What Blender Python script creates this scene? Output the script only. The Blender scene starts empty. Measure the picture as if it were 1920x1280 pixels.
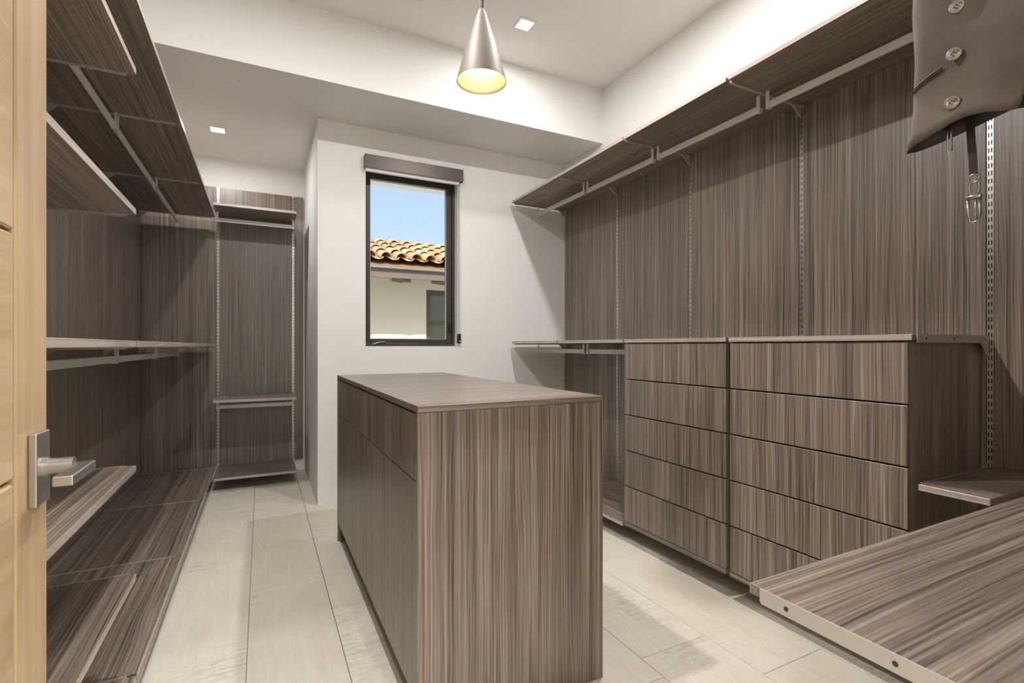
import bpy, bmesh, math, random
from mathutils import Vector, Matrix
random.seed(7)
S = bpy.context.scene
COL = S.collection

# ------------------------------------------------------------------ camera
F_PX, YAW, HOR, EYE = 933.1, 0.4667, 648.0, 1.10
cam = bpy.data.cameras.new('camera'); camo = bpy.data.objects.new('camera', cam); COL.objects.link(camo)
cam.sensor_width = 36.0; cam.lens = F_PX / 1920 * 36.0; cam.shift_y = (HOR - 640) / 1920
cam.clip_start = 0.02; cam.clip_end = 200
camo.location = (0, 0, EYE); camo.rotation_euler = (math.pi / 2, 0, -YAW)
S.camera = camo
# ------------------------------------------------------------------ sky, sun, exposure
W = bpy.data.worlds.new('sky'); S.world = W; W.use_nodes = True
wn = W.node_tree.nodes; wl = W.node_tree.links
for n in list(wn): wn.remove(n)
wo = wn.new('ShaderNodeOutputWorld'); wb = wn.new('ShaderNodeBackground'); sk = wn.new('ShaderNodeTexSky')
sk.sky_type = 'NISHITA'; sk.sun_disc = False; sk.sun_elevation = math.radians(52); sk.sun_rotation = math.radians(200)
sk.air_density = 1.0; sk.dust_density = 4.0; sk.ozone_density = 1.0
wm = wn.new('ShaderNodeMixRGB'); wm.inputs[0].default_value = .6; wm.inputs[2].default_value = (1.75, 2.05, 2.45, 1)
wl.new(sk.outputs[0], wm.inputs[1]); wl.new(wm.outputs[0], wb.inputs[0]); wl.new(wb.outputs[0], wo.inputs[0]); wb.inputs[1].default_value = 0.36
sun = bpy.data.lights.new('sun', 'SUN'); suno = bpy.data.objects.new('sun', sun); COL.objects.link(suno)
sun.energy = 4.6; sun.angle = math.radians(0.6); sun.color = (1.0, 0.93, 0.82)
suno.rotation_euler = Vector((0.30, 0.92, -1.0)).to_track_quat('-Z', 'Y').to_euler(); suno.location = (0, -2, 8)
S.view_settings.view_transform = 'Standard'; S.view_settings.look = 'None'
S.view_settings.gamma = 1.0; S.view_settings.use_curve_mapping = False
S.view_settings.exposure = -0.06
DOWN_W = 20.0        # watts of each recessed downlight

# ------------------------------------------------------------------ materials
def new_mat(name):
    m = bpy.data.materials.new(name); m.use_nodes = True
    nt = m.node_tree; b = nt.nodes['Principled BSDF']
    return m, nt, b
def plain(name, col, rough=.5, metal=0., bump=0., bscale=200., spec=.5):
    m, nt, b = new_mat(name)
    b.inputs['Base Color'].default_value = (*col, 1); b.inputs['Roughness'].default_value = rough
    b.inputs['Metallic'].default_value = metal; b.inputs['Specular IOR Level'].default_value = spec
    tc = nt.nodes.new('ShaderNodeTexCoord')
    nz = nt.nodes.new('ShaderNodeTexNoise'); nz.inputs['Scale'].default_value = bscale; nz.inputs['Detail'].default_value = 3
    nt.links.new(tc.outputs['Object'], nz.inputs['Vector'])
    mr = nt.nodes.new('ShaderNodeMapRange'); mr.inputs['To Min'].default_value = rough * .92; mr.inputs['To Max'].default_value = min(1, rough * 1.08)
    nt.links.new(nz.outputs['Fac'], mr.inputs['Value']); nt.links.new(mr.outputs[0], b.inputs['Roughness'])
    if bump:
        bp = nt.nodes.new('ShaderNodeBump'); bp.inputs['Strength'].default_value = bump; bp.inputs['Distance'].default_value = .002
        nt.links.new(nz.outputs['Fac'], bp.inputs['Height']); nt.links.new(bp.outputs[0], b.inputs['Normal'])
    return m
def ramp(nt, stops):
    r = nt.nodes.new('ShaderNodeValToRGB'); e = r.color_ramp.elements
    while len(e) < len(stops): e.new(.5)
    for k, (p, c) in enumerate(stops): e[k].position = p; e[k].color = (*c, 1)
    return r
def math_n(nt, op, a, b):
    n = nt.nodes.new('ShaderNodeMath'); n.operation = op
    for i, v in enumerate((a, b)):
        if isinstance(v, (int, float)): n.inputs[i].default_value = v
        else: nt.links.new(v, n.inputs[i])
    return n.outputs[0]
def wood(name, axis, stops, rough=.34, fine=250., mid=85., along=.8, warp=.006, bump=.05, w=(.44, .28, .12, .16), spec=.75, lines=620.):
    """straight-grained veneer; axis = direction of the grain"""
    m, nt, b = new_mat(name); N, L = nt.nodes, nt.links
    tc = N.new('ShaderNodeTexCoord'); oi = N.new('ShaderNodeObjectInfo')
    off = N.new('ShaderNodeVectorMath'); off.operation = 'SCALE'; off.inputs[0].default_value = (13.7, 7.3, 9.1)
    L.new(oi.outputs['Random'], off.inputs['Scale'])
    ad = N.new('ShaderNodeVectorMath'); ad.operation = 'ADD'; L.new(tc.outputs['Object'], ad.inputs[0]); L.new(off.outputs[0], ad.inputs[1])
    def scaled(vec, across, al):
        mp = N.new('ShaderNodeMapping'); s = [across] * 3; s['XYZ'.index(axis)] = al
        mp.inputs['Scale'].default_value = s; L.new(vec, mp.inputs['Vector']); return mp.outputs[0]
    def noise(vec, detail=2., rg=.5):
        n = N.new('ShaderNodeTexNoise'); n.inputs['Scale'].default_value = 1; n.inputs['Detail'].default_value = detail
        n.inputs['Roughness'].default_value = rg; L.new(vec, n.inputs['Vector']); return n
    wz = noise(scaled(ad.outputs[0], 7, 2.2), 2)
    sb = N.new('ShaderNodeVectorMath'); sb.operation = 'SUBTRACT'; L.new(wz.outputs['Color'], sb.inputs[0]); sb.inputs[1].default_value = (.5, .5, .5)
    sc = N.new('ShaderNodeVectorMath'); sc.operation = 'SCALE'; L.new(sb.outputs[0], sc.inputs[0]); sc.inputs['Scale'].default_value = warp * 2
    av = N.new('ShaderNodeVectorMath'); av.operation = 'ADD'; L.new(ad.outputs[0], av.inputs[0]); L.new(sc.outputs[0], av.inputs[1])
    v = av.outputs[0]
    n1 = noise(scaled(v, mid, along), 3, .6); n2 = noise(scaled(v, fine, along * 2.0), 2, .6); n3 = noise(scaled(v, 9, .4), 2)
    # figure: contour lines of a slow field across the grain, as sliced veneer shows them
    sp = N.new('ShaderNodeSeparateXYZ'); L.new(v, sp.inputs[0]); oth = [c for c in 'XYZ' if c != axis]
    acr = math_n(nt, 'ADD', sp.outputs[oth[0]], math_n(nt, 'MULTIPLY', sp.outputs[oth[1]], .93))
    slow = noise(scaled(ad.outputs[0], 5.5, .75), 2, .55)
    ph = math_n(nt, 'ADD', math_n(nt, 'MULTIPLY', acr, lines), math_n(nt, 'MULTIPLY', slow.outputs['Fac'], lines * .085))
    amp = math_n(nt, 'MULTIPLY', noise(scaled(v, 16, .5), 2).outputs['Fac'], .34)
    sn = math_n(nt, 'ADD', math_n(nt, 'MULTIPLY', math_n(nt, 'SINE', ph, 0), amp), .5)
    s = math_n(nt, 'ADD', math_n(nt, 'MULTIPLY', n1.outputs['Fac'], w[0]), math_n(nt, 'MULTIPLY', n2.outputs['Fac'], w[1]))
    s = math_n(nt, 'ADD', s, math_n(nt, 'MULTIPLY', n3.outputs['Fac'], w[2]))
    s = math_n(nt, 'ADD', s, math_n(nt, 'MULTIPLY', sn, w[3]))
    r = ramp(nt, stops); L.new(s, r.inputs['Fac']); L.new(r.outputs[0], b.inputs['Base Color'])
    mr = N.new('ShaderNodeMapRange'); mr.inputs['To Min'].default_value = rough - .05; mr.inputs['To Max'].default_value = rough + .07
    L.new(n1.outputs['Fac'], mr.inputs['Value']); L.new(mr.outputs[0], b.inputs['Roughness'])
    b.inputs['Specular IOR Level'].default_value = spec
    if bump:
        bp = N.new('ShaderNodeBump'); bp.inputs['Strength'].default_value = bump; bp.inputs['Distance'].default_value = .001
        L.new(n2.outputs['Fac'], bp.inputs['Height']); L.new(bp.outputs[0], b.inputs['Normal'])
    return m
DK = [(.36, (.050, .039, .031)), (.45, (.158, .125, .101)), (.54, (.268, .215, .177)), (.65, (.450, .374, .313))]
WX, WY, WZ = (wood('veneer_' + a.lower(), a, DK) for a in 'XYZ')
WV = {'X': WX, 'Y': WY, 'Z': WZ}
MP = [(.35, (.46, .32, .17)), (.5, (.55, .40, .225)), (.65, (.64, .49, .30))]
DOOR_H = wood('maple_horizontal', 'Y', MP, rough=.38, fine=120, mid=30, warp=.03, bump=.15, lines=160)
DOOR_V = wood('maple_vertical', 'Z', MP, rough=.38, fine=120, mid=30, warp=.02, bump=.1, lines=160)

def wall_mat():
    m, nt, b = new_mat('white_plaster'); N, L = nt.nodes, nt.links
    b.inputs['Base Color'].default_value = (.90, .89, .87, 1); b.inputs['Roughness'].default_value = .75
    b.inputs['Specular IOR Level'].default_value = .25
    tc = N.new('ShaderNodeTexCoord'); nz = N.new('ShaderNodeTexNoise'); nz.inputs['Scale'].default_value = 90; nz.inputs['Detail'].default_value = 4
    L.new(tc.outputs['Object'], nz.inputs['Vector'])
    bp = N.new('ShaderNodeBump'); bp.inputs['Strength'].default_value = .05; bp.inputs['Distance'].default_value = .002
    L.new(nz.outputs['Fac'], bp.inputs['Height']); L.new(bp.outputs[0], b.inputs['Normal'])
    return m
WALL = wall_mat()

def plank_mat():
    m, nt, b = new_mat('whitewashed_oak'); N, L = nt.nodes, nt.links
    tc = N.new('ShaderNodeTexCoord'); oi = N.new('ShaderNodeObjectInfo')
    off = N.new('ShaderNodeVectorMath'); off.operation = 'SCALE'; off.inputs[0].default_value = (17.1, 23.3, 3.1); L.new(oi.outputs['Random'], off.inputs['Scale'])
    ad = N.new('ShaderNodeVectorMath'); ad.operation = 'ADD'; L.new(tc.outputs['Object'], ad.inputs[0]); L.new(off.outputs[0], ad.inputs[1])
    def noise(sc, detail, rg=.55):
        mp = N.new('ShaderNodeMapping'); mp.inputs['Scale'].default_value = sc; L.new(ad.outputs[0], mp.inputs['Vector'])
        n = N.new('ShaderNodeTexNoise'); n.inputs['Scale'].default_value = 1; n.inputs['Detail'].default_value = detail; n.inputs['Roughness'].default_value = rg
        L.new(mp.outputs[0], n.inputs['Vector']); return n.outputs['Fac']
    broad = noise((2.4, 1.5, 1), 4); saw = noise((7, 62, 1), 5, .7); grain = noise((60, 5, 1), 4, .6); spots = noise((30, 60, 1), 6, .75)
    tone = ramp(nt, [(.38, (.720, .660, .545)), (.52, (.790, .740, .640)), (.62, (.825, .790, .710))])
    L.new(math_n(nt, 'ADD', math_n(nt, 'MULTIPLY', broad, .65), math_n(nt, 'MULTIPLY', grain, .35)), tone.inputs['Fac'])
    # worn patches where the whitewash is rubbed off
    patch = ramp(nt, [(.50, (0, 0, 0)), (.63, (1, 1, 1))]); L.new(broad, patch.inputs['Fac'])
    speck = ramp(nt, [(.44, (0, 0, 0)), (.60, (1, 1, 1))]); L.new(math_n(nt, 'ADD', math_n(nt, 'MULTIPLY', spots, .55), math_n(nt, 'MULTIPLY', saw, .45)), speck.inputs['Fac'])
    few = ramp(nt, [(.60, (0, 0, 0)), (.68, (.6, .6, .6))]); L.new(spots, few.inputs['Fac'])
    fac = math_n(nt, 'MULTIPLY', math_n(nt, 'MAXIMUM', math_n(nt, 'MULTIPLY', patch.outputs[0], speck.outputs[0]), math_n(nt, 'MULTIPLY', few.outputs[0], .5)), .55)
    mx = N.new('ShaderNodeMixRGB'); L.new(fac, mx.inputs['Fac']); L.new(tone.outputs[0], mx.inputs['Color1']); mx.inputs['Color2'].default_value = (.40, .32, .21, 1)
    L.new(mx.outputs[0], b.inputs['Base Color'])
    b.inputs['Roughness'].default_value = .42; b.inputs['Specular IOR Level'].default_value = .4
    bp = N.new('ShaderNodeBump'); bp.inputs['Strength'].default_value = .12; bp.inputs['Distance'].default_value = .001
    L.new(saw, bp.inputs['Height']); L.new(bp.outputs[0], b.inputs['Normal'])
    return m
PLANK = plank_mat()
GROUT = plain('floor_gap', (.46, .40, .31), .9)
METAL = plain('champagne_metal', (.76, .735, .69), .32, .12, spec=.6)
BRKT = plain('champagne_bracket', (.52, .49, .46), .42, .2)
EDGEX, EDGEY = (wood('edge_band_' + a.lower(), a, [(.35, (.34, .285, .245)), (.5, (.47, .405, .355)), (.65, (.58, .51, .455))], rough=.26, bump=0, spec=.8) for a in 'XY')
ZINC = plain('zinc_steel', (.62, .60, .57), .28, .9)
BLACK = plain('black_gap', (.012, .011, .010), .8)
NICKEL = plain('satin_nickel', (.47, .44, .42), .30, .95)
DARKSCREW = plain('dark_screw', (.10, .085, .075), .35, .8)
FRAME = plain('bronze_frame', (.058, .050, .046), .38, .1)
CASS = plain('bronze_cassette', (.105, .085, .075), .36, .5)
WHITEP = plain('white_plastic', (.82, .81, .79), .4)
BLACKP = plain('black_plastic', (.02, .02, .02), .35)
CLOTH = None

def cloth_mat():
    m, nt, b = new_mat('brown_cloth'); N, L = nt.nodes, nt.links
    tc = N.new('ShaderNodeTexCoord'); nz = N.new('ShaderNodeTexNoise'); nz.inputs['Scale'].default_value = 9; nz.inputs['Detail'].default_value = 4
    L.new(tc.outputs['Object'], nz.inputs['Vector'])
    r = ramp(nt, [(.35, (.105, .081, .067)), (.65, (.158, .126, .104))]); L.new(nz.outputs['Fac'], r.inputs['Fac']); L.new(r.outputs[0], b.inputs['Base Color'])
    b.inputs['Roughness'].default_value = .68; b.inputs['Sheen Weight'].default_value = .15; b.inputs['Specular IOR Level'].default_value = .3
    wv = N.new('ShaderNodeTexNoise'); wv.inputs['Scale'].default_value = 1500; L.new(tc.outputs['Object'], wv.inputs['Vector'])
    bp = N.new('ShaderNodeBump'); bp.inputs['Strength'].default_value = .15; bp.inputs['Distance'].default_value = .0006
    L.new(wv.outputs['Fac'], bp.inputs['Height']); L.new(bp.outputs[0], b.inputs['Normal'])
    return m
CLOTH = cloth_mat()
LINING = plain('dark_lining', (.018, .015, .013), .5)
def glass_mat():
    m = bpy.data.materials.new('window_glass'); m.use_nodes = True; nt = m.node_tree
    for n in list(nt.nodes): nt.nodes.remove(n)
    o = nt.nodes.new('ShaderNodeOutputMaterial'); mx = nt.nodes.new('ShaderNodeMixShader'); t = nt.nodes.new('ShaderNodeBsdfTransparent')
    g = nt.nodes.new('ShaderNodeBsdfGlossy'); g.inputs['Roughness'].default_value = .0; fr = nt.nodes.new('ShaderNodeFresnel'); fr.inputs[0].default_value = 1.15
    t.inputs[0].default_value = (.96, .975, .97, 1)
    nt.links.new(fr.outputs[0], mx.inputs[0]); nt.links.new(t.outputs[0], mx.inputs[1]); nt.links.new(g.outputs[0], mx.inputs[2]); nt.links.new(mx.outputs[0], o.inputs[0])
    return m
GLASS = glass_mat()
def emit(name, col, st):
    m, nt, b = new_mat(name); b.inputs['Base Color'].default_value = (.8, .8, .8, 1)
    b.inputs['Emission Color'].default_value = (*col, 1); b.inputs['Emission Strength'].default_value = st
    return m
LAMP = emit('led_diffuser', (1.0, .955, .88), 9.0)

# ------------------------------------------------------------------ mesh helpers
def box(bm, x0, x1, y0, y1, z0, z1, bev=0., seg=1):
    v = [bm.verts.new((x, y, z)) for x in (x0, x1) for y in (y0, y1) for z in (z0, z1)]
    fs = [(0, 1, 3, 2), (4, 6, 7, 5), (0, 4, 5, 1), (2, 3, 7, 6), (0, 2, 6, 4), (1, 5, 7, 3)]
    ff = [bm.faces.new([v[i] for i in f]) for f in fs]
    if bev:
        es = list({e for f in ff for e in f.edges})
        bmesh.ops.bevel(bm, geom=es, offset=bev, segments=seg, affect='EDGES', profile=.5)
    return bm
def NB(): return bmesh.new()
def B(*a, bev=0., seg=1): return box(NB(), *a, bev=bev, seg=seg)
def cyl(bm, p0, p1, r0, r1=None, n=16, caps=True):
    r1 = r0 if r1 is None else r1; p0, p1 = Vector(p0), Vector(p1); d = (p1 - p0).normalized()
    a = d.orthogonal().normalized(); b_ = d.cross(a); R0, R1 = [], []
    for k in range(n):
        t = 2 * math.pi * k / n; o = a * math.cos(t) + b_ * math.sin(t)
        R0.append(bm.verts.new(p0 + o * r0)); R1.append(bm.verts.new(p1 + o * r1))
    for k in range(n):
        bm.faces.new((R0[k], R0[(k + 1) % n], R1[(k + 1) % n], R1[k]))
    if caps: bm.faces.new(R0[::-1]); bm.faces.new(R1)
    return bm
def tube(bm, pts, r, n=8, closed=False):
    pts = [Vector(p) for p in pts]; rings = []; m = len(pts)
    for i, p in enumerate(pts):
        a = pts[(i + 1) % m] if (closed or i < m - 1) else p; c = pts[i - 1] if (closed or i > 0) else p
        d = (a - c).normalized(); ref = Vector((0, 0, 1)) if abs(d.z) < .9 else Vector((1, 0, 0))
        u = d.cross(ref).normalized(); w = d.cross(u)
        rings.append([bm.verts.new(p + (u * math.cos(2 * math.pi * k / n) + w * math.sin(2 * math.pi * k / n)) * r) for k in range(n)])
    for i in range(m if closed else m - 1):
        A, Bq = rings[i], rings[(i + 1) % m]
        for k in range(n): bm.faces.new((A[k], A[(k + 1) % n], Bq[(k + 1) % n], Bq[k]))
    if not closed: bm.faces.new(rings[0][::-1]); bm.faces.new(rings[-1])
    return bm
def lathe(bm, prof, cx, cy, n=48):
    rings = [[bm.verts.new((cx + r * math.cos(2 * math.pi * k / n), cy + r * math.sin(2 * math.pi * k / n), z)) for k in range(n)] for r, z in prof]
    for A, Bq in zip(rings, rings[1:]):
        for k in range(n): bm.faces.new((A[k], A[(k + 1) % n], Bq[(k + 1) % n], Bq[k]))
    return bm
def prism(bm, poly, fn, t0, t1):
    """poly: 2-D outline; fn(u, v, t) -> 3-D point"""
    A = [bm.verts.new(fn(u, v, t0)) for u, v in poly]; Bq = [bm.verts.new(fn(u, v, t1)) for u, v in poly]; n = len(poly)
    for k in range(n): bm.faces.new((A[k], A[(k + 1) % n], Bq[(k + 1) % n], Bq[k]))
    bm.faces.new(A[::-1]); bm.faces.new(Bq)
    return bm
def mesh_of(name, bm, mat, smooth=False):
    bmesh.ops.recalc_face_normals(bm, faces=bm.faces[:])
    me = bpy.data.meshes.new(name); bm.to_mesh(me); bm.free(); me.materials.append(mat)
    if smooth:
        for p in me.polygons: p.use_smooth = True
    return me
def world_loc(o):
    v = Vector(o.location)
    while o.parent: o = o.parent; v = v + Vector(o.location)
    return v
def obj(name, bm, mat, parent=None, smooth=False, origin=None):
    """bm in world coordinates; the object's origin goes to its parent's, or to the base centre of its own box"""
    if origin is None:
        c = [v.co for v in bm.verts]
        origin = Vector(((min(p.x for p in c) + max(p.x for p in c)) / 2, (min(p.y for p in c) + max(p.y for p in c)) / 2, min(p.z for p in c)))
    bmesh.ops.translate(bm, verts=bm.verts[:], vec=-Vector(origin))
    o = bpy.data.objects.new(name, mesh_of(name, bm, mat, smooth)); COL.objects.link(o)
    if parent: o.parent = parent; o.location = Vector(origin) - world_loc(parent)
    else: o.location = origin
    return o
def thing(name, loc, label, cat, group=None):
    o = bpy.data.objects.new(name, None); COL.objects.link(o); o.location = loc; o.empty_display_size = .05
    return tag(o, label, cat, group)
def tag(o, label, cat, group=None):
    o['label'] = label; o['category'] = cat
    if group: o['group'] = group
    return o
def struct(name, bm, mat, label=None):
    o = obj(name, bm, mat); o['kind'] = 'structure'
    if label: o['label'] = label
    return o
def smooth_by_angle(o, deg=35):
    for p in o.data.polygons: p.use_smooth = True
    o.data.set_sharp_from_angle(angle=math.radians(deg))
    return o

# ------------------------------------------------------------------ room measures (metres)
XL, XRW, YN, YW, YB, XC = -.862, 2.355, .125, 3.657, 4.812, .346   # left wall, right wall, near wall, window wall, alcove back wall, return
ZS, ZC, YBM = 2.663, 3.076, 3.119                                   # soffit, ceiling, beam face
PXR, PXL, PYB, PYN = 2.325, -.842, 4.792, .147                      # faces of the wood panels
DEPTH = .49
XFR, XFL, YFB, YFN = 1.815, -.334, 4.312, .627                      # front edges of the shelves on each wall

# floor and planks
fl = struct('floor', B(XL - .1, XRW + .1, -1.6, YB + .1, -.11, -.0125), GROUT, 'whitewashed wide plank floor')
PW, PL = .31, .95
joints = {-3: 1.2, -2: 1.62, -1: 1.90, 0: 1.545, 1: 2.28, 2: 1.8, 3: 1.25, 4: 1.36, 5: 1.11, 6: 1.55, 7: .9}
plank_cache = {}
for k in range(-3, 8):
    x0 = max(-.045 + PW * k, XL - .05); x1 = min(-.045 + PW * (k + 1), XRW + .05)
    y = joints[k]
    while y > -1.55: y -= PL
    while y < YB:
        a, b = max(y, -1.6), min(y + PL, YB + .05); key = (round(x1 - x0, 3), round(b - a, 3))
        if key not in plank_cache:
            plank_cache[key] = mesh_of('plank', B(-key[0] / 2 + .0011, key[0] / 2 - .0011, -key[1] / 2 + .0008, key[1] / 2 - .0008, -.0125, 0, bev=.0012), PLANK)
        p = bpy.data.objects.new('plank', plank_cache[key]); COL.objects.link(p); p.parent = fl
        p.location = Vector(((x0 + x1) / 2, (a + b) / 2, 0)) - fl.location
        y += PL
# walls
T = .12
wall_right = struct('wall_right', B(XRW, XRW + T, -.02, YW + T, -.1, ZC + .1), WALL)
wall_left = struct('wall_left', B(XL - T, XL, -.02, YB + T, -.1, ZC + .1), WALL)
wall_back = struct('wall_back', B(XL, XC + .15, YB, YB + T, -.1, ZC + .1), WALL)
wall_return = struct('wall_return', B(XC, XC + .15, YW + .22, YB, -.1, ZS + .1, bev=0), WALL)
WX0, WX1, WZ0, WZ1 = .668, 1.380, 1.096, 2.402
bm = NB(); WT = .22
box(bm, XC, WX0, YW, YW + WT, -.1, ZS + .1); box(bm, WX1, XRW + .1, YW, YW + WT, -.1, ZS + .1)
box(bm, WX0, WX1, YW, YW + WT, -.1, WZ0); box(bm, WX0, WX1, YW, YW + WT, WZ1, ZS + .1)
wall_far = struct('wall_far', bm, WALL)
DX0, DX1, DZ = -.268, .66, 2.16
bm = NB()
box(bm, XL, DX0 - .03, 0.0, YN, -.1, ZC + .1); box(bm, DX1 + .03, XRW, 0.0, YN, -.1, ZC + .1); box(bm, DX0 - .03, DX1 + .03, 0.0, YN, DZ + .03, ZC + .1)
wall_near = struct('wall_near', bm, WALL)
bm = NB()
box(bm, DX0 - .03, DX0, 0.0, YN, 0, DZ); box(bm, DX1, DX1 + .03, 0.0, YN, 0, DZ); box(bm, DX0 - .03, DX1 + .03, 0.0, YN, DZ, DZ + .03)
struct('trim_1', bm, DOOR_V, 'maple jamb lining the doorway')
ceiling = struct('ceiling', B(XL - T, XRW + T, -1.7, YBM, ZC, ZC + .12), WALL)
soffit = struct('ceiling_soffit', B(XL - T, XRW + T, YBM, YB + T, ZS, ZC + .12), WALL, 'dropped white ceiling over the window and the alcove')
# hallway behind the doorway
hall = NB()
box(hall, XL - T, XL, -1.7, -.02, -.1, ZC + .1); box(hall, XRW, XRW + T, -1.7, -.02, -.1, ZC + .1); box(hall, XL - T, XRW + T, -1.82, -1.7, -.1, ZC + .1)
struct('wall_hall', hall, WALL, 'white walls of the hallway outside the doorway')

# wood panels on the walls (parts of the wall)
PT = 2.416; PB = .098
SR = [.1225 + .6975 * k for k in range(6)]          # seams on the right wall: .1225 .82 1.5175 2.215 2.9125 3.61
SL = [1.84 - .95 * 2 + .95 * k for k in range(6)]   # seams on the left wall
GAP = .011
def panel(parent, *a): return obj('panel', B(*a, bev=.001), WZ, parent)
edges = [PYN] + SR[1:5] + [SR[5]]
for a, b in zip(edges, edges[1:]): panel(wall_right, PXR, XRW - .001, a + GAP, b - GAP, .03, PT)
ys = [YN + .002, SL[1], SL[2], SL[3], SL[4], PYB - .001]
for a, b in zip(ys, ys[1:]): panel(wall_left, XL + .001, PXL, a + (.001 if a < .2 else GAP * .5), b - (GAP * .5 if b < 4.7 else .001), PB, PT)
SBK = [-.32, .251]
xs = [PXL + .001, SBK[0], SBK[1], XC - .012]
for a, b in zip(xs, xs[1:]): panel(wall_back, a + (.001 if a < -.5 else GAP), b - (GAP if b < .3 else .001), PYB, YB - .001, PB, PT)
SN = [.812, 1.508, 2.205]
for a, b in ((.80, 1.508), (1.508, 2.205), (2.205, PXR - .001)): panel(wall_near, a + GAP * .5, b - GAP * .5, YN + .001, PYN, .03, PT)

# slotted standards ---------------------------------------------------------------------------
def standard_mesh(z0, z1):
    """steel strip in the local x-z plane with two rows of real slots, folded sides going back in +y"""
    bm = NB(); w = .0095; us = [-w, -.0056, -.0024, .0024, .0056, w]; pitch, h = .0275, .0165
    zs = [z0]; z = z0 + .008
    while z + h < z1 - .004: zs += [z, z + h]; z += pitch
    zs.append(z1)
    V = [[bm.verts.new((u, 0, zz)) for u in us] for zz in zs]
    for i in range(len(zs) - 1):
        for j in range(5):
            if i % 2 == 1 and j in (1, 3): continue
            bm.faces.new((V[i][j], V[i][j + 1], V[i + 1][j + 1], V[i + 1][j]))
    for s in (-w, w): box(bm, min(s, s * .9), max(s, s * .9), 0, .008, z0, z1)
    return bm
std_cache = {}
def standard(loc, rz, z0, z1, label, group):
    key = (z0, z1)
    r = thing('shelf_standard', loc, label, 'shelf standard', group)
    r.rotation_euler.z = rz
    if key not in std_cache:
        std_cache[key] = (mesh_of('slotted_strip', standard_mesh(z0, z1), ZINC), mesh_of('channel_back', B(-.0105, .0105, .0085, .0105, z0, z1), BLACK))
    for nm, me in zip(('slotted_strip', 'channel_back'), std_cache[key]):
        p = bpy.data.objects.new(nm, me); COL.objects.link(p); p.parent = r
STG = 'slotted shelf standards'
rlab = ['slotted steel standard between wood panels beside the hanging garment and drawer end',
        'slotted steel standard rising behind the joint of the two drawer stacks',
        'slotted steel standard rising where the drawers meet the middle shelf',
        'slotted steel standard behind the joint of the two middle shelves by the window wall',
        'slotted steel standard in the corner of the window wall and wood panels']
for k, y in enumerate(SR[1:]): standard((PXR + .0035, y, 0), -math.pi / 2, .05, PT - .01, rlab[k], STG)
standard((SBK[0], PYB + .003, 0), 0, .12, PT - .006, 'slotted steel standard on the alcove back wall beside the left shelves', STG)
standard((SBK[1], PYB + .003, 0), 0, .12, PT - .006, 'slotted steel standard on the alcove back wall beside the white return', STG)

# shelves --------------------------------------------------------------------------------------
TH = .019
def place(wall):
    """(a, d, z) -> world: a along the wall, d = distance out from the panel face"""
    if wall == 'R': return lambda a, d, z: Vector((PXR - d, a, z))
    if wall == 'L': return lambda a, d, z: Vector((PXL + d, a, z))
    if wall == 'B': return lambda a, d, z: Vector((a, PYB - d, z))
    if wall == 'N': return lambda a, d, z: Vector((a, PYN + d, z))
def wbox(fn, a0, a1, d0, d1, z0, z1, bev=0., bm=None):
    p, q = fn(a0, d0, z0), fn(a1, d1, z1)
    return box(bm or NB(), min(p.x, q.x), max(p.x, q.x), min(p.y, q.y), max(p.y, q.y), z0, z1, bev=bev)
DP = {'R': PXR - XFR, 'L': XFL - PXL, 'B': PYB - YFB, 'N': YFN - PYN}
def shelf(wall, a0, a1, ztop, label, group, dep=None, brackets=(0, 1)):
    fn = place(wall); D = dep or DP[wall]
    r = thing('closet_shelf', fn((a0 + a1) / 2, D / 2, ztop - TH), label, 'shelf', group)
    grain = 'Y' if wall in 'RL' else 'X'
    bd = obj('board', wbox(fn, a0 + .0065, a1 - .0065, .004, D - .0015, ztop - TH, ztop, bev=.0008), WV[grain], r)
    obj('edge_band', wbox(fn, a0 + .0066, a1 - .0066, D - .0014, D, ztop - TH + .0004, ztop - .0004, bev=.0004), EDGEY if grain == 'Y' else EDGEX, bd)
    for e in brackets:
        a = a0 + .0032 if e == 0 else a1 - .0032; t = .0014
        poly = [(.001, ztop + .001), (D - .024, ztop + .001), (D - .024, ztop - .022), (D - .027, ztop - .026), (.060, ztop - .026), (.012, ztop - .072), (.001, ztop - .072)]
        bm = prism(NB(), poly, lambda u, v, tt, fn=fn: fn(tt, u, v), a - t, a + t)
        br = obj('bracket', bm, BRKT, r)
        s = -1 if e == 0 else 1
        for u in (.03, D * .5, D - .075):
            bm = NB(); p = fn(a + s * t, u, ztop - .0125); q = fn(a + s * (t + .0008), u, ztop - .0125)
            cyl(bm, p, q, .0040, n=12); obj('screw', bm, DARKSCREW, br)
    return r
ROD_D = .265
def rod(wall, a0, a1, zb, ztop, label, group, gap=.024, d=ROD_D):
    """hanging rod: bar from zb up, hung from the underside ztop of a shelf by a strap at each end"""
    fn = place(wall)
    r = thing('closet_rod', fn((a0 + a1) / 2, d, zb - .004), label, 'closet rod', group)
    obj('bar', wbox(fn, a0 + gap, a1 - gap, d - .006, d + .006, zb, zb + .031, bev=.0015), METAL, r)
    for a in (a0 + gap, a1 - gap):
        bm = NB(); wbox(fn, a - .008, a + .008, d + .0065, d + .012, zb - .004, ztop, bm=bm)
        wbox(fn, a - .0075, a + .0075, d - .012, d + .0065, zb - .004, zb - .0006, bm=bm)
        wbox(fn, a - .0075, a + .0075, d - .012, d - .0065, zb - .004, zb + .02, bm=bm)
        obj('hanger_strap', bm, METAL, r)
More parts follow.
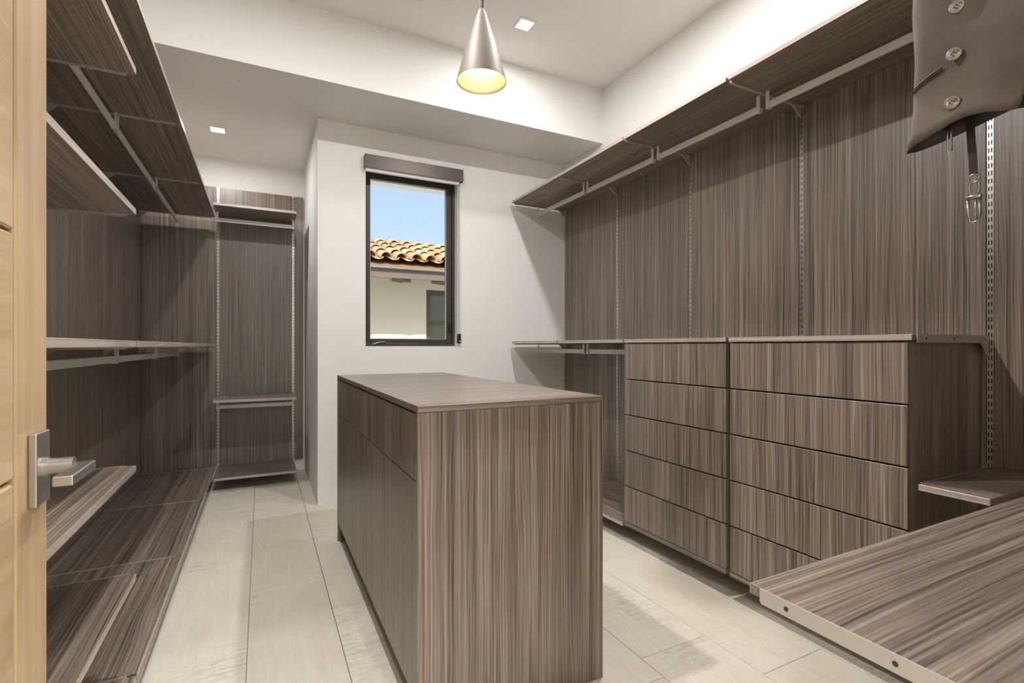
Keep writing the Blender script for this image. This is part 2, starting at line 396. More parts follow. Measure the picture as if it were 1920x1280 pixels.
# right wall
RT, RM = 2.275, 1.136
ordn = {4: 'in the corner at the window wall', 3: 'second from the window wall', 2: 'third from the window wall', 1: 'fourth from the window wall', 0: 'behind the garment'}
for k in range(5):
    a0 = SR[k] if k else PYN + .004
    shelf('R', a0, SR[k + 1], RT, 'high dark wood shelf above the drawers, ' + ordn[k], 'high shelves above the drawers')
    if k: rod('R', SR[k], SR[k + 1], RT - TH - .077, RT - TH - .001, 'flat metal rod under high shelf above the drawers, ' + ordn[k], 'rods under the high shelves above the drawers')
for k, nm in ((4, 'in the corner at the window wall'), (3, 'next to the drawer stack')):
    shelf('R', SR[k], SR[k + 1], RM, 'dark wood shelf at drawer-top height, ' + nm, 'shelves at drawer-top height')
    rod('R', SR[k], SR[k + 1], RM - TH - .072, RM - TH - .001, 'flat metal rod under the drawer-height shelf, ' + nm, 'rods at drawer-top height')
    shelf('R', SR[k], SR[k + 1], .105, 'low dark wood shelf just above the floor, ' + nm, 'low shelves beside the drawers', brackets=(0, 1))
shelf('R', SR[1], SR[2], RM, 'wood top board on the drawer stack beside the hanging garment', 'top boards of the drawer stacks')
shelf('R', SR[2], SR[3], RM, 'wood top board on the drawer stack nearer the window', 'top boards of the drawer stacks')
shelf('R', YFN + .006, SR[1] - .004, .672, 'small wood corner shelf against the dark end of the drawer stack', 'seat-height shelves', brackets=(1,))
# near wall
shelf('N', SN[0] - .008, SN[2], .660, 'long seat-height wood shelf with pale metal end bracket, below the garment', 'seat-height shelves')
shelf('N', SN[0] - .008, SN[1], RT, 'high wood shelf over the hanging garment', 'high shelves beside the doorway')
rod('N', SN[0] - .008, SN[1], RT - TH - .077, RT - TH - .001, 'flat metal rod carrying the hanging garment', 'rods beside the doorway')
# left wall
LT, LM = 2.158, 1.115
lord = {5: 'in the alcove corner', 4: 'second from the alcove corner', 3: 'third from the alcove corner', 2: 'beside the open door'}
LB = {2: (SL[1], SL[2]), 3: (SL[2], SL[3]), 4: (SL[3], SL[4]), 5: (SL[4], 4.69)}
SLx = [.89, 1.84, 2.79, 3.74, 4.69]
for k in range(4):
    a0, a1 = SLx[k], SLx[k + 1]; nm = lord[k + 2]
    shelf('L', a0, a1, LT, 'high dark wood shelf on the wall behind the door, ' + nm, 'high shelves behind the door')
    shelf('L', a0, a1, LM, 'chest-height dark wood shelf on the wall behind the door, ' + nm, 'chest-height shelves behind the door')
    shelf('L', a0, a1, .115, 'low dark wood floor shelf on the wall behind the door, ' + nm, 'floor shelves behind the door')
    if k:
        rod('L', a0, a1, LT - TH - .071, LT - TH - .001, 'flat metal rod under the high shelf behind the door, ' + nm, 'rods under the high shelves behind the door', gap=.02, d=PXL * -1 - .588)
        rod('L', a0, a1, LM - TH - .072, LM - TH - .001, 'flat metal rod under the chest-height shelf behind the door, ' + nm, 'rods under the chest-height shelves behind the door', gap=.02, d=PXL * -1 - .588)
for z, lab in ((1.928, 'wood shelf beside the open door, topmost below the high shelf'), (1.509, 'wood shelf beside the open door, just above the chest-height shelf'),
               (.743, 'wood shelf beside the open door, level with the door lever'), (.420, 'wood shelf beside the open door, lowest above the floor shelf')):
    shelf('L', SLx[0], SLx[1], z, lab, 'stacked shelves beside the open door')
# alcove back wall
BX = (SBK[0] - .004, SBK[1] + .002)
shelf('B', *BX, 2.170, 'topmost wood shelf on the narrow alcove back wall', 'alcove back wall shelves')
shelf('B', *BX, .691, 'middle wood shelf on the narrow alcove back wall', 'alcove back wall shelves')
shelf('B', *BX, .107, 'lowest wood shelf on the narrow alcove back wall, just above the floor', 'alcove back wall shelves')
rod('B', *BX, 2.170 - TH - .077, 2.170 - TH - .001, 'flat metal rod under the topmost alcove shelf', 'alcove back wall rods', gap=.0165)
rod('B', *BX, .691 - TH - .068, .691 - TH - .001, 'flat metal rod under the middle alcove shelf', 'alcove back wall rods', gap=.0165)

# ------------------------------------------------------------------ drawer stacks
ZG = [.1195, .320, .518, .717, .915, 1.114]
def drawer_unit(y0, y1, label):
    r = thing('drawer_unit', ((XFR + PXR) / 2, (y0 + y1) / 2, .0985), label, 'drawer unit', 'drawer stacks')
    bm = NB(); xf = XFR + .024
    box(bm, xf, PXR - .004, y0, y0 + .017, .1, 1.1155); box(bm, xf, PXR - .004, y1 - .017, y1, .1, 1.1155)
    box(bm, PXR - .012, PXR - .004, y0 + .017, y1 - .017, .12, 1.1155); box(bm, xf, PXR - .013, y0 + .017, y1 - .017, 1.098, 1.1155)
    obj('carcass', bm, WZ, r)
    obj('base_board', B(XFR + .001, PXR - .014, y0 - .004, y1 + .004, .0985, .1185, bev=.001), WY, r)
    for z0, z1 in zip(ZG, ZG[1:]):
        d = obj('drawer', B(XFR + .002, XFR + .021, y0 - .003, y1 + .003, z0 + .0018, z1 - .0042, bev=.0014), WZ, r)
        obj('drawer_box', B(XFR + .022, PXR - .05, y0 + .03, y1 - .03, z0 + .03, z1 - .03), WY, d)
drawer_unit(SR[1] + .022, SR[2] - .016, 'stack of five wood drawers beside the hanging garment')
drawer_unit(SR[2] + .012, SR[3] - .0115, 'stack of five wood drawers next to the middle hanging rods')

# ------------------------------------------------------------------ island
IX0, IX1, IY0, IY1, IZ = .384, 1.013, 1.340, 2.960, .934
isl = thing('closet_island', ((IX0 + IX1) / 2, (IY0 + IY1) / 2, 0), 'freestanding dark wood closet island with drawers and doors', 'cabinet')
obj('top', B(IX0, IX1, IY0, IY1, IZ - .0195, IZ, bev=.0012), wood('veneer_top', 'X', DK, rough=.40, bump=0, spec=1.0), isl)
zt = IZ - .020
obj('end_panel', B(IX0, IX1, IY0, IY0 + .019, 0, zt, bev=.0008), WZ, isl)
obj('end_panel', B(IX0, IX1, IY1 - .019, IY1, 0, zt, bev=.0008), WZ, isl)
obj('back_panel', B(IX1 - .019, IX1 - .001, IY0 + .0195, IY1 - .0195, .0, zt), WZ, isl)
bm = NB(); box(bm, IX0 + .03, IX1 - .02, IY0 + .02, IY1 - .02, .1, .118); box(bm, IX0 + .03, IX1 - .02, IY0 + .02, IY1 - .02, zt - .02, zt - .001)
obj('carcass', bm, WZ, isl)
obj('toe_kick', B(IX0 + .055, IX0 + .07, IY0 + .02, IY1 - .02, 0, .099), WY, isl)
a, b = IY0 + .021, IY1 - .021; zd = .718
for k in range(2):
    p, q = a + (b - a) * k / 2, a + (b - a) * (k + 1) / 2
    obj('drawer', B(IX0 + .002, IX0 + .021, p + .001, q - .001, zd + .002, zt - .006, bev=.001), WZ, isl)
for k in range(4):
    p, q = a + (b - a) * k / 4, a + (b - a) * (k + 1) / 4
    obj('door', B(IX0 + .002, IX0 + .021, p + .001, q - .001, .102, zd - .001, bev=.001), WZ, isl)

# ------------------------------------------------------------------ window and blind
YG = YW + .10
win = thing('window_1', ((WX0 + WX1) / 2, YG, WZ0), 'tall bronze casement window', 'window'); del win['category']; win['kind'] = 'structure'
FW = .05
bm = NB(); e = .0005
box(bm, WX0 + e, WX0 + .022, YG, YG + .09, WZ0 + e, WZ1 - e); box(bm, WX1 - .022, WX1 - e, YG, YG + .09, WZ0 + e, WZ1 - e)
box(bm, WX0 + .022, WX1 - .022, YG, YG + .09, WZ0 + e, WZ0 + .022); box(bm, WX0 + .022, WX1 - .022, YG, YG + .09, WZ1 - .022, WZ1 - e)
obj('outer_frame', bm, FRAME, win)
s0, s1, t0, t1 = WX0 + .0225, WX1 - .0225, WZ0 + .0225, WZ1 - .0225; w = .036
bm = NB()
box(bm, s0, s0 + w - .006, YG + .012, YG + .06, t0, t1, bev=.002); box(bm, s1 - w - .006, s1, YG + .012, YG + .06, t0, t1, bev=.002)
box(bm, s0 + w - .006, s1 - w - .006, YG + .012, YG + .06, t0, t0 + w - .004); box(bm, s0 + w - .006, s1 - w - .006, YG + .012, YG + .06, t1 - w, t1)
sash = obj('sash', bm, FRAME, win)
gx0, gx1, gz0, gz1 = s0 + w - .006, s1 - w - .006, t0 + w - .004, t1 - w
bm = NB(); g = .004
box(bm, gx0, gx0 + g, YG + .018, YG + .034, gz0, gz1); box(bm, gx1 - g * 1.6, gx1, YG + .018, YG + .034, gz0, gz1)
box(bm, gx0 + g, gx1 - g * 1.6, YG + .018, YG + .034, gz0, gz0 + g); box(bm, gx0 + g, gx1 - g * 1.6, YG + .018, YG + .034, gz1 - g, gz1)
obj('glazing_bead', bm, plain('grey_bead', (.42, .42, .42), .4), sash)
obj('pane', B(gx0 + .001, gx1 - .001, YG + .036, YG + .042, gz0 + .001, gz1 - .001), GLASS, sash)
# casement lock and crank
bm = NB(); hx = s1 - .016; hy = YG + .010
box(bm, hx - .008, hx + .008, hy - .006, hy + .002, 1.20, 1.285, bev=.002)
tube(bm, [(hx, hy - .008, 1.225), (hx - .004, hy - .020, 1.235), (hx - .004, hy - .022, 1.275), (hx, hy - .014, 1.315), (hx + .002, hy - .012, 1.335)], .006, n=8)
obj('lock_lever', bm, plain('bronze_hardware', (.045, .038, .034), .3, .3), win)
bm = NB(); cx0 = .715; cz = WZ0 + .003
prism(bm, [(0, 0), (.13, 0), (.118, .028), (.09, .038), (.03, .038), (.008, .024)], lambda u, v, t: (cx0 + u, t, cz + v), YG - .02, YG - .0005)
tube(bm, [(cx0 + .02, YG - .028, cz + .012), (cx0 + .06, YG - .032, cz + .026), (cx0 + .105, YG - .030, cz + .030), (cx0 + .120, YG - .028, cz + .010)], .0045, n=8)
obj('crank', bm, plain('bronze_crank', (.11, .10, .095), .28, .5), win)
# roller blind
CB = (.653, 1.394, 3.600, YW - .0005, 2.365, 2.457)
bl = thing('roller_blind', ((CB[0] + CB[1]) / 2, 3.63, CB[4]), 'bronze roller blind cassette rolled up above the window', 'blind')
bm = NB(); x0, x1, y0, y1, z0, z1 = CB
box(bm, x0, x1, y0, y0 + .004, z0, z1, bev=.001); box(bm, x0, x1, y0 + .004, y1, z1 - .004, z1); box(bm, x0, x0 + .004, y0 + .004, y1, z0, z1 - .004); box(bm, x1 - .004, x1, y0 + .004, y1, z0, z1 - .004)
obj('cassette', bm, CASS, bl)
obj('fabric_roll', cyl(NB(), (x0 + .006, 3.631, 2.414), (x1 - .006, 3.631, 2.414), .022, n=24), WHITEP, bl)
obj('hem_bar', B(x0 + .008, x1 - .030, 3.618, 3.642, 2.343, 2.3635, bev=.002), WHITEP, bl)
chx = x1 - .022
bm = NB(); tube(bm, [(chx - .009, 3.634, 2.40), (chx - .009, 3.634, 1.19)], .0026, n=6); tube(bm, [(chx + .009, 3.634, 2.40), (chx + .009, 3.634, 1.19)], .0026, n=6)
obj('chain', bm, WHITEP, bl)
wt = obj('chain_tensioner', B(chx - .012, chx + .012, 3.624, YW - .0005, 1.118, 1.192, bev=.003), BLACKP, bl)
obj('clip', cyl(NB(), (chx, 3.6235, 1.135), (chx, 3.6195, 1.135), .005, n=12), WHITEP, wt)

# ------------------------------------------------------------------ door
door = thing('door_1', (-.2925, .535, .008), 'maple plank door standing open', 'door'); del door['category']; door['kind'] = 'structure'
DXa, DXb, DY0, DY1, DT = -.314, -.270, .140, .922, 2.14
obj('stile', B(DXa, DXb, DY1 - .098, DY1, .008, DT, bev=.002), DOOR_V, door)
obj('stile', B(DXa, DXb, DY0, DY0 + .098, .008, DT, bev=.002), DOOR_V, door)
zz = [.008, .319, .626, .933, 1.2406, 1.548, 1.855, DT]
for z0, z1 in zip(zz, zz[1:]):
    obj('plank', B(DXa + .002, DXb - .002, DY0 + .0995, DY1 - .0995, z0 + .0022, z1 - .0022, bev=.003), DOOR_H, door)
obj('core', B(DXa + .012, DXb - .012, DY0 + .0985, DY1 - .0985, .009, DT - .001), plain('door_core', (.20, .11, .05), .8), door)
hd = obj('lever_handle', B(-.2698, -.2605, .856, .902, .8885, .985, bev=.0016, seg=2), NICKEL, door)
bm = NB(); cyl(bm, (-.2604, .879, .938), (-.2545, .879, .938), .0125, n=24); cyl(bm, (-.2545, .879, .938), (-.2286, .879, .938), .0105, n=24)
obj('neck', bm, NICKEL, hd)
obj('lever', B(-.2285, -.208, .795, .890, .927, .9395, bev=.0015, seg=2), NICKEL, hd)
for z in (.30, 1.07, 1.85):
    obj('hinge', cyl(NB(), (-.2675, .1365, z), (-.2675, .1365, z + .09), .005, n=12), NICKEL, door)

# ------------------------------------------------------------------ ceiling fittings
def downlight(x, y, zc, label, group, power, col=(1.0, .978, .955)):
    r = thing('recessed_downlight', (x, y, zc - .004), label, 'downlight', group)
    h, o = .043, .058; bm = NB(); z0, z1 = zc - .004, zc - .0003
    box(bm, x - o, x + o, y - o, y - h, z0, z1); box(bm, x - o, x + o, y + h, y + o, z0, z1); box(bm, x - o, x - h, y - h, y + h, z0, z1); box(bm, x + h, x + o, y - h, y + h, z0, z1)
    obj('trim_frame', bm, WALL, r)
    obj('diffuser', B(x - h, x + h, y - h, y + h, zc - .002, zc - .0004), LAMP, r)
    l = bpy.data.lights.new('downlight_lamp', 'AREA'); l.shape = 'SQUARE'; l.size = .075; l.energy = power; l.color = col; l.spread = math.radians(178)
    lo = bpy.data.objects.new('downlight_lamp', l); COL.objects.link(lo); lo.parent = r; lo.location = (0, 0, -.003)
for x, y, pw, nm in ((.08, 1.62, 1.9, 'over the aisle behind the door'), (1.448, 1.62, 1.55, 'over the aisle before the drawers'), (1.448, 2.70, .34, 'in the high ceiling beside the pendant')):
    downlight(x, y, ZC, 'small square recessed downlight ' + nm, 'high ceiling downlights', DOWN_W * pw)
downlight(-.282, 4.174, ZS, 'small square recessed downlight in the low alcove ceiling', 'alcove downlight', DOWN_W * .42)
for hx_, nm in ((-.35, 'behind the hinge side of the door'), (.55, 'behind the latch side of the doorway'), (1.45, 'behind the wall of the hanging garment')): downlight(hx_, -.9, ZC, 'small square added hallway fill light ' + nm, 'added hallway fill lights', DOWN_W * 1.3, (1.0, .98, .96))  # unseen lamps added as soft frontal fill for the room through the doorway
bm = NB(); cyl(bm, (-.165, 3.409, ZS - .0005), (-.165, 3.409, ZS - .007), .050, .047, n=40)
tag(smooth_by_angle(obj('sprinkler_cover', bm, WALL)), 'flat white round cover plate on the low alcove ceiling', 'cover plate')
# pendant
PX, PY, PZ = .700, 1.630, 2.037
pen = thing('pendant_lamp', (PX, PY, PZ), 'conical champagne metal pendant lamp with golden inside', 'pendant lamp')
CH = plain('champagne_shade', (.215, .185, .16), .55, .12, spec=.35)
GOLD = plain('gold_inside', (.82, .74, .54), .5, .3)
prof_o = [(.0885, PZ), (.0855, PZ + .014), (.060, PZ + .110), (.034, PZ + .190), (.0165, PZ + .245), (.0105, PZ + .258)]
smooth_by_angle(obj('shade', lathe(NB(), prof_o, PX, PY), CH, pen))
prof_i = [(.0885, PZ), (.0868, PZ + .001)] + [(.0868 - .0265 * k / 12 - (.0006 if k % 2 else 0), PZ + .001 + .105 * k / 12) for k in range(1, 13)] + [(.0325, PZ + .188), (.014, PZ + .235), (.001, PZ + .240)]
smooth_by_angle(obj('shade_lining', lathe(NB(), prof_i, PX, PY), GOLD, pen), 60)
neck = [(.0103, PZ + .2585), (.0108, PZ + .262), (.0165, PZ + .330), (.021, PZ + .372), (.0205, PZ + .376), (.003, PZ + .378)]
smooth_by_angle(obj('neck', lathe(NB(), neck, PX, PY, 32), CH, pen))
obj('cord', cyl(NB(), (PX, PY, PZ + .379), (PX, PY, ZC - .026), .0028, n=8), BLACKP, pen)
obj('ceiling_rose', cyl(NB(), (PX, PY, ZC - .0255), (PX, PY, ZC - .0005), .055, n=40), CH, pen)
bm = NB(); bmesh.ops.create_uvsphere(bm, u_segments=20, v_segments=12, radius=.021); bmesh.ops.translate(bm, verts=bm.verts[:], vec=(PX, PY, PZ + .150))
obj('bulb', bm, emit('warm_bulb', (1.0, .88, .66), 7), pen, smooth=True)
l = bpy.data.lights.new('pendant_bulb', 'POINT'); l.energy = .5; l.color = (1.0, .92, .76); l.shadow_soft_size = .022
lo = bpy.data.objects.new('pendant_bulb', l); COL.objects.link(lo); lo.parent = pen; lo.location = (0, 0, .110)

# ------------------------------------------------------------------ hanging garment
GX = 1.20
gar = thing('hanging_waistcoat', (GX + .04, .415, 1.52), 'brown double-breasted waistcoat on a hanger with a strap clip dangling below', 'garment')
NU, NVv = 30, 26
def hem_z(y):      # lower edge of the front panel: dip at the side seam, arch, point at the front edge
    pts = [(.372, 1.560), (.380, 1.528), (.388, 1.519), (.405, 1.524), (.430, 1.532), (.455, 1.536), (.480, 1.534), (.505, 1.528), (.530, 1.524), (.552, 1.520), (.570, 1.512), (.578, 1.508)]
    if y <= pts[0][0]: return pts[0][1]
    for (a, za), (b, zb) in zip(pts, pts[1:]):
        if y <= b:
            t = (y - a) / (b - a); t = t * t * (3 - 2 * t) * .5 + t * .5; return za + (zb - za) * t
    return pts[-1][1]
ZTOP = 2.03
def side_y(z):     # outline of the side of the body from hem to shoulder
    pts = [(1.50, .579), (1.54, .568), (1.60, .560), (1.70, .556), (1.80, .560), (1.90, .552), (1.97, .520), (2.03, .470)]
    for (a, ya), (b, yb) in zip(pts, pts[1:]):
        if z <= b: return ya + (yb - ya) * max(0, (z - a)) / (b - a)
    return pts[-1][1]
def fold(y, z): return .0095 * math.sin(24 * y + 9 * z) * (1 - min(1, max(0, (z - 1.5) / .6))) + .004 * math.sin(38 * (y * .6 - z) + 1.3)
def front_pt(u, v, back=False):
    """u 0 at the front edge .. 1 at the side seam; v 0 at the hem .. 1 at the shoulder"""
    z = 1.52 + (ZTOP - 1.52) * v; edge = .374 - .055 * min(1, v * 3.2); sy = side_y(z)
    y = edge + (sy - edge) * u
    zz_ = z + (hem_z(y) - 1.52) * (1 - v) ** 2
    if back: zz_ = z + (.045 * (1 - u) - .008) * (1 - v)
    thick = .075 * (1 - .35 * v)
    wrap = math.sqrt(max(0, 1 - u ** 4))
    x = GX + thick * .5 - wrap * thick * .5 + fold(y, zz_) * wrap
    if back: x = GX + thick * .5 + wrap * thick * .42
    return Vector((x, y, zz_))
def sheet(fnp, nu, nv, th):
    """cloth of real thickness: outer and inner layer joined along the rim"""
    bm = NB(); L2 = []
    for d in (0, th):
        L2.append([[bm.verts.new(fnp(i / nu, j / nv) + Vector((d, 0, 0))) for i in range(nu + 1)] for j in range(nv + 1)])
    for V in L2:
        for j in range(nv):
            for i in range(nu): bm.faces.new((V[j][i], V[j][i + 1], V[j + 1][i + 1], V[j + 1][i]))
    P, Q = L2
    rim = [(j, 0) for j in range(nv)] + [(nv, i) for i in range(nu)] + [(j, nu) for j in range(nv, 0, -1)] + [(0, i) for i in range(nu, 0, -1)]
    for (j0, i0), (j1, i1) in zip(rim, rim[1:] + rim[:1]): bm.faces.new((P[j0][i0], P[j1][i1], Q[j1][i1], Q[j0][i0]))
    return bm
obj('front_panel', sheet(lambda u, v: front_pt(u, v), NU, NVv, .0022), CLOTH, gar, smooth=True)
# the other front panel, lying under the overlap
def other_pt(u, v):
    p = front_pt(u, v); d = .012
    return Vector((p.x + d * (1 - u), .83 - p.y - .03 * (1 - u), p.z + .04 * (1 - v) ** 2))
obj('under_panel', sheet(other_pt, 20, 16, .0022), CLOTH, gar, smooth=True)
def back_pt(u, v):
    uu = u * 2 - 1; p = front_pt(abs(uu), v, True)
    return p if uu >= 0 else Vector((p.x, .83 - p.y, p.z))
obj('back_panel', sheet(back_pt, 40, 16, .002), LINING, gar, smooth=True)
def surf_x(y, z):
    sy = side_y(z); v = (z - 1.52) / (ZTOP - 1.52); edge = .374 - .055 * min(1, v * 3.2); u = (y - edge) / (sy - edge)
    return front_pt(u, v).x
bn = plain('horn_button', (.36, .34, .32), .14, .55)
for y, z in ((.481, 1.574), (.4765, 1.665), (.474, 1.757), (.474, 1.85)):
    x = surf_x(y, z) - .0035; bm = NB()
    d = Vector((-1, -.15, -.05)).normalized(); c0 = Vector((x, y, z)); bt = []
    for t, r in ((0, .0085), (.003, .0122), (.005, .0125), (.0062, .0112), (.0050, .0085), (.0046, .0)):
        a_ = d.orthogonal().normalized(); b_ = d.cross(a_)
        bt.append([bm.verts.new(c0 + d * t + (a_ * math.cos(k * math.pi / 10) + b_ * math.sin(k * math.pi / 10)) * max(r, .0004)) for k in range(20)])
    for A, Bq in zip(bt, bt[1:]):
        for k in range(20): bm.faces.new((A[k], A[(k + 1) % 20], Bq[(k + 1) % 20], Bq[k]))
    o = obj('button', bm, bn, gar, smooth=True)
    bm = NB(); a_ = d.orthogonal().normalized(); b_ = d.cross(a_)
    for sx in (-1, 1):
        for sy_ in (-1, 1):
            c = c0 + (a_ * sx + b_ * sy_) * .0024; cyl(bm, c + d * .0040, c + d * .0056, .0011, n=8)
    obj('thread_hole', bm, BLACK, o)
# welt pocket
bm = NB()
for dz, r in ((0, .0016), (.0045, .0016)):
    pts = []
    for k in range(9):
        y = .5 + .058 * k / 8; z = 1.648 + dz - .020 * (k / 8) ** 1.6; pts.append((surf_x(min(y, side_y(z) - .001), z) - .0028, y, z))
    tube(bm, pts, r, n=6)
obj('pocket_welt', bm, plain('dark_welt', (.05, .038, .03), .6), gar)
bm = NB(); tube(bm, [(GX + .035, .50, 1.560), (GX + .034, .5005, 1.530), (GX + .034, .501, 1.492), (GX + .036, .498, 1.488), (GX + .038, .4955, 1.492), (GX + .038, .496, 1.530), (GX + .037, .496, 1.560)], .0022, n=8)
obj('hook', bm, NICKEL, gar, smooth=True)
# strap and clip
sp = [(GX + .045, .4705, 1.575), (GX + .045, .4690, 1.545), (GX + .044, .4665, 1.50), (GX + .044, .464, 1.46), (GX + .044, .463, 1.433)]
bm = NB()
V = []
for x, y, z in sp: V.append([bm.verts.new((x + dx, y + dy, z)) for dx, dy in ((-.001, -.0065), (.001, -.0065), (.001, .0065), (-.001, .0065))])
for A, Bq in zip(V, V[1:]):
    for k in range(4): bm.faces.new((A[k], A[(k + 1) % 4], Bq[(k + 1) % 4], Bq[k]))
bm.faces.new(V[0][::-1]); bm.faces.new(V[-1])
strap = obj('strap', bm, plain('black_leather', (.022, .018, .016), .45), gar)
sx, sy_, sz = GX + .044, .463, 1.433
bm = NB()
ring = lambda cy, cz, ry, rz, n=20: [(sx, cy + ry * math.cos(2 * math.pi * k / n), cz + rz * math.sin(2 * math.pi * k / n)) for k in range(n)]
tube(bm, ring(sy_, sz - .006, .0085, .008), .0019, n=8, closed=True)
tube(bm, ring(sy_ - .001, sz - .026, .0075, .0165), .0019, n=8, closed=True)
box(bm, sx - .005, sx + .005, sy_ - .0125, sy_ + .0115, sz - .046, sz - .039, bev=.001)
tube(bm, [(sx, sy_ - .0095, sz - .044), (sx, sy_ - .0100, sz - .078), (sx, sy_ - .006, sz - .089), (sx, sy_ - .0005, sz - .092), (sx, sy_ + .005, sz - .089), (sx, sy_ + .0090, sz - .078), (sx, sy_ + .0085, sz - .044)], .0026, n=8)
tube(bm, [(sx - .002, sy_ - .004, sz - .045), (sx - .002, sy_ - .004, sz - .084)], .0022, n=8)
obj('clip', bm, plain('clip_metal', (.42, .40, .38), .22, .9), strap, smooth=True)
# hanger on the rod
zr = RT - TH - .077
bm = NB(); hx = GX + .037
tube(bm, [(hx, .415, 2.035), (hx, .415, 2.10), (hx, .415, 2.15)] + [(hx, .415 + .020 * math.cos(t) - .02 + .0185, 2.195 + .022 * math.sin(t)) for t in [math.radians(a) for a in range(-80, 190, 18)]], .0018, n=6)
hg = thing('coat_hanger', (hx, .415, 2.0), 'wooden coat hanger holding the waistcoat on the rod', 'coat hanger')
obj('hook', bm, NICKEL, hg, smooth=True)
bm = NB(); tube(bm, [(hx, .415 + .14 * t, 2.035 - .085 * abs(t) ** 1.3) for t in [k / 8 for k in range(-8, 9)]], .0075, n=10)
obj('arm', bm, DOOR_H, hg, smooth=True)

# ------------------------------------------------------------------ outside: neighbouring house
STUCCO = plain('cream_stucco', (.86, .80, .65), .9, bump=.2, bscale=60)
FASC = plain('brown_fascia', (.22, .175, .14), .6)
struct('ground', B(-12, 16, YW + .4, 16, -.5, -.35), plain('pale_paving', (.80, .76, .68), .9), 'pale paved ground outside')
HY, EY, EZ, PIT = 7.75, 7.0, 2.235, .33
HX0, HX1 = -2.2, 6.4
hs = thing('neighbouring_house', ((HX0 + HX1) / 2, HY + .1, -.35), 'cream stucco house with clay barrel tile roof outside the window', 'house')
nwx0, nwx1, nwz0, nwz1 = 2.365, 3.30, .15, 2.00
bm = NB()
box(bm, HX0, nwx0, HY, HY + .2, -.35, 2.55); box(bm, nwx1, HX1, HY, HY + .2, -.35, 2.55); box(bm, nwx0, nwx1, HY, HY + .2, -.35, nwz0); box(bm, nwx0, nwx1, HY, HY + .2, nwz1, 2.55)
obj('wall', bm, STUCCO, hs)
bm = NB(); f = .07
box(bm, nwx0, nwx0 + f, HY + .03, HY + .1, nwz0, nwz1); box(bm, nwx1 - f, nwx1, HY + .03, HY + .1, nwz0, nwz1); box(bm, nwx0 + f, nwx1 - f, HY + .03, HY + .1, nwz0, nwz0 + f); box(bm, nwx0 + f, nwx1 - f, HY + .03, HY + .1, nwz1 - f, nwz1)
box(bm, nwx0 + f, nwx1 - f, HY + .05, HY + .08, 1.45, 1.475)
nw = obj('window', bm, plain('brown_window_frame', (.13, .10, .08), .5), hs)
obj('pane', B(nwx0 + f, nwx1 - f, HY + .085, HY + .09, nwz0 + f, nwz1 - f), plain('green_grey_glass', (.16, .17, .11), .12), nw)
# roof deck, fascia, gutter, rafter tails
RY1 = 8.75
dk = prism(NB(), [(EY + .02, EZ - .03), (RY1, EZ - .03 + PIT * (RY1 - EY)), (RY1, EZ + .01 + PIT * (RY1 - EY)), (EY + .02, EZ + .01)], lambda u, v, t: (t, u, v), HX0, HX1)
roof = obj('roof', dk, plain('roof_deck', (.35, .22, .14), .9), hs)
obj('fascia', B(HX0, HX1, EY + .03, EY + .07, EZ - .175, EZ - .033), FASC, hs)
bm = NB(); box(bm, HX0, HX1, EY - .02, EY + .029, EZ - .055, EZ - .028, bev=.008)
obj('gutter', bm, plain('grey_gutter', (.30, .27, .24), .5), hs)
obj('eave_board', prism(NB(), [(EY + .072, EZ - .075), (HY, EZ - .075 + PIT * (HY - EY) * .5), (HY, EZ - .045 + PIT * (HY - EY) * .5), (EY + .072, EZ - .045)], lambda u, v, t: (t, u, v), HX0, HX1), plain('cream_soffit', (.70, .63, .50), .8), hs)
rt = None
for k in range(-6, 7):
    x = 1.87 + .64 * k
    if not HX0 < x - .1 < HX1 - .3: continue
    if rt is None:
        bm = prism(NB(), [(EY + .075, EZ - .24), (HY, EZ - .13), (HY, EZ + .03), (EY + .075, EZ - .14)], lambda u, v, t: (t, u, v), x - .06, x + .06)
        rt0 = obj('rafter_tail', bm, FASC, hs); rt = (rt0, x)
    else:
        c = rt[0].copy(); COL.objects.link(c); c.location.x += x - rt[1]
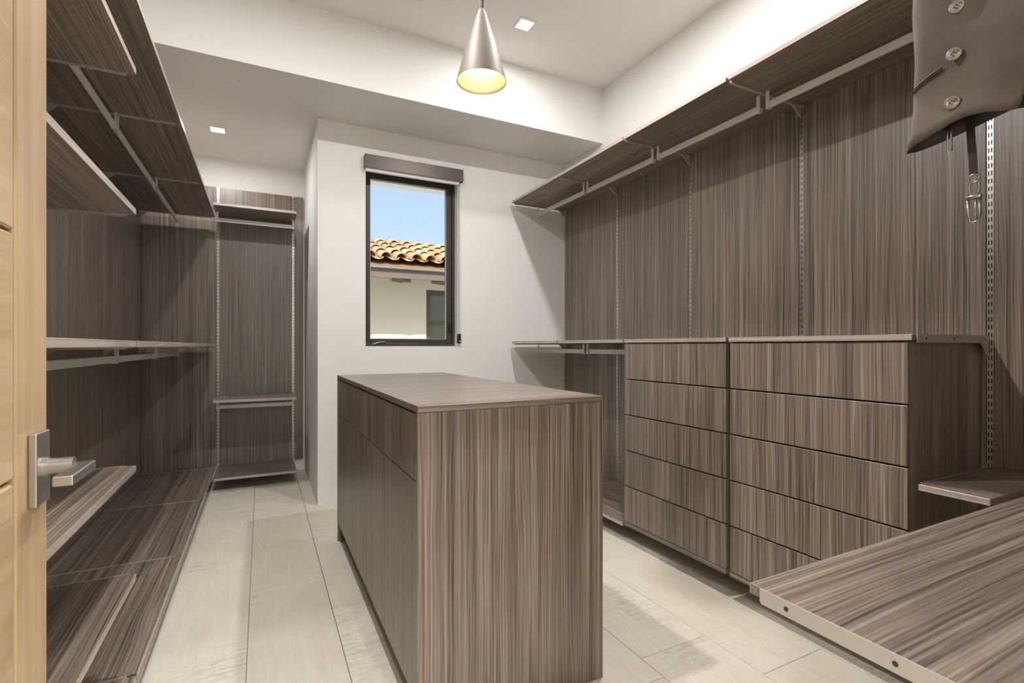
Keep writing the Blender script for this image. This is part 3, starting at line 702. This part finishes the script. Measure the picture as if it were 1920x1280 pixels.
# clay tiles
tm, nt, b = new_mat('clay_tile'); oi = nt.nodes.new('ShaderNodeObjectInfo'); tcd = nt.nodes.new('ShaderNodeTexCoord'); nz = nt.nodes.new('ShaderNodeTexNoise'); nz.inputs['Scale'].default_value = 14; nz.inputs['Detail'].default_value = 5
nt.links.new(tcd.outputs['Object'], nz.inputs['Vector'])
sm = math_n(nt, 'ADD', math_n(nt, 'MULTIPLY', oi.outputs['Random'], .6), math_n(nt, 'MULTIPLY', nz.outputs['Fac'], .5))
rr = ramp(nt, [(.1, (.46, .25, .13)), (.45, (.62, .40, .23)), (.75, (.72, .53, .35)), (1, (.78, .64, .48))]); nt.links.new(sm, rr.inputs['Fac']); nt.links.new(rr.outputs[0], b.inputs['Base Color']); b.inputs['Roughness'].default_value = .85
def half_tile(r0, r1, ln, th, up=True, n=9):
    bm = NB(); rows = []
    for yy, r in ((0, r0), (ln, r1)):
        rows.append([[bm.verts.new(((r - d) * math.cos(math.pi * k / n), yy, (r - d) * math.sin(math.pi * k / n) * (1 if up else -.55))) for k in range(n + 1)] for d in (0, th)])
    for d in (0, 1):
        for k in range(n): bm.faces.new((rows[0][d][k], rows[0][d][k + 1], rows[1][d][k + 1], rows[1][d][k]))
    for e_ in (0, 1):
        for k in range(n): bm.faces.new((rows[e_][0][k], rows[e_][0][k + 1], rows[e_][1][k + 1], rows[e_][1][k]))
    return bm
cover = mesh_of('roof_tile', half_tile(.088, .072, .44, .014), tm, True)
pan = mesh_of('roof_tile', half_tile(.075, .088, .44, .012, up=False), tm, True)
sl = math.atan(PIT); pitchx, crs = .215, .36
nx = int((HX1 - HX0) / pitchx)
allc = [(i, j) for j in range(5) for i in range(nx)]
vis = sorted(allc, key=lambda q: abs(HX0 + pitchx * q[0] - 2.1) + .05 * q[1])[:145]
rest = [q for q in allc if q not in set(vis)]
def tile_at(i, j): return Vector((HX0 + .1 + pitchx * i, EY - .03 + crs * math.cos(sl) * j, EZ + .055 + crs * math.sin(sl) * j))
for i, j in vis:
    for me, dx, dz, tl in ((cover, 0, .034, .055), (pan, pitchx / 2, .045, .055)):
        o = bpy.data.objects.new('roof_tile', me); COL.objects.link(o); o.parent = roof
        o.location = tile_at(i, j) + Vector((dx + random.uniform(-.006, .006), random.uniform(-.015, .015), dz + random.uniform(0, .008))) - world_loc(roof)
        o.rotation_euler = (sl - tl, random.uniform(-.03, .03), random.uniform(-.035, .035))
bm = NB()
for i, j in rest:
    for src, dx, dz in (((.088, .072, .44, .014), 0, .034), ((.075, .088, .44, .012, False), pitchx / 2, .045)):
        t_ = half_tile(*src, n=6); t_.transform(Matrix.Translation(tile_at(i, j) + Vector((dx, 0, dz))) @ Matrix.Rotation(sl - .055, 4, 'X'))
        tmp = bpy.data.meshes.new('t'); t_.to_mesh(tmp); t_.free(); bm.from_mesh(tmp); bpy.data.meshes.remove(tmp)
o = obj('outer_roof_tiles', bm, tm, roof, smooth=True); o['kind'] = 'stuff'
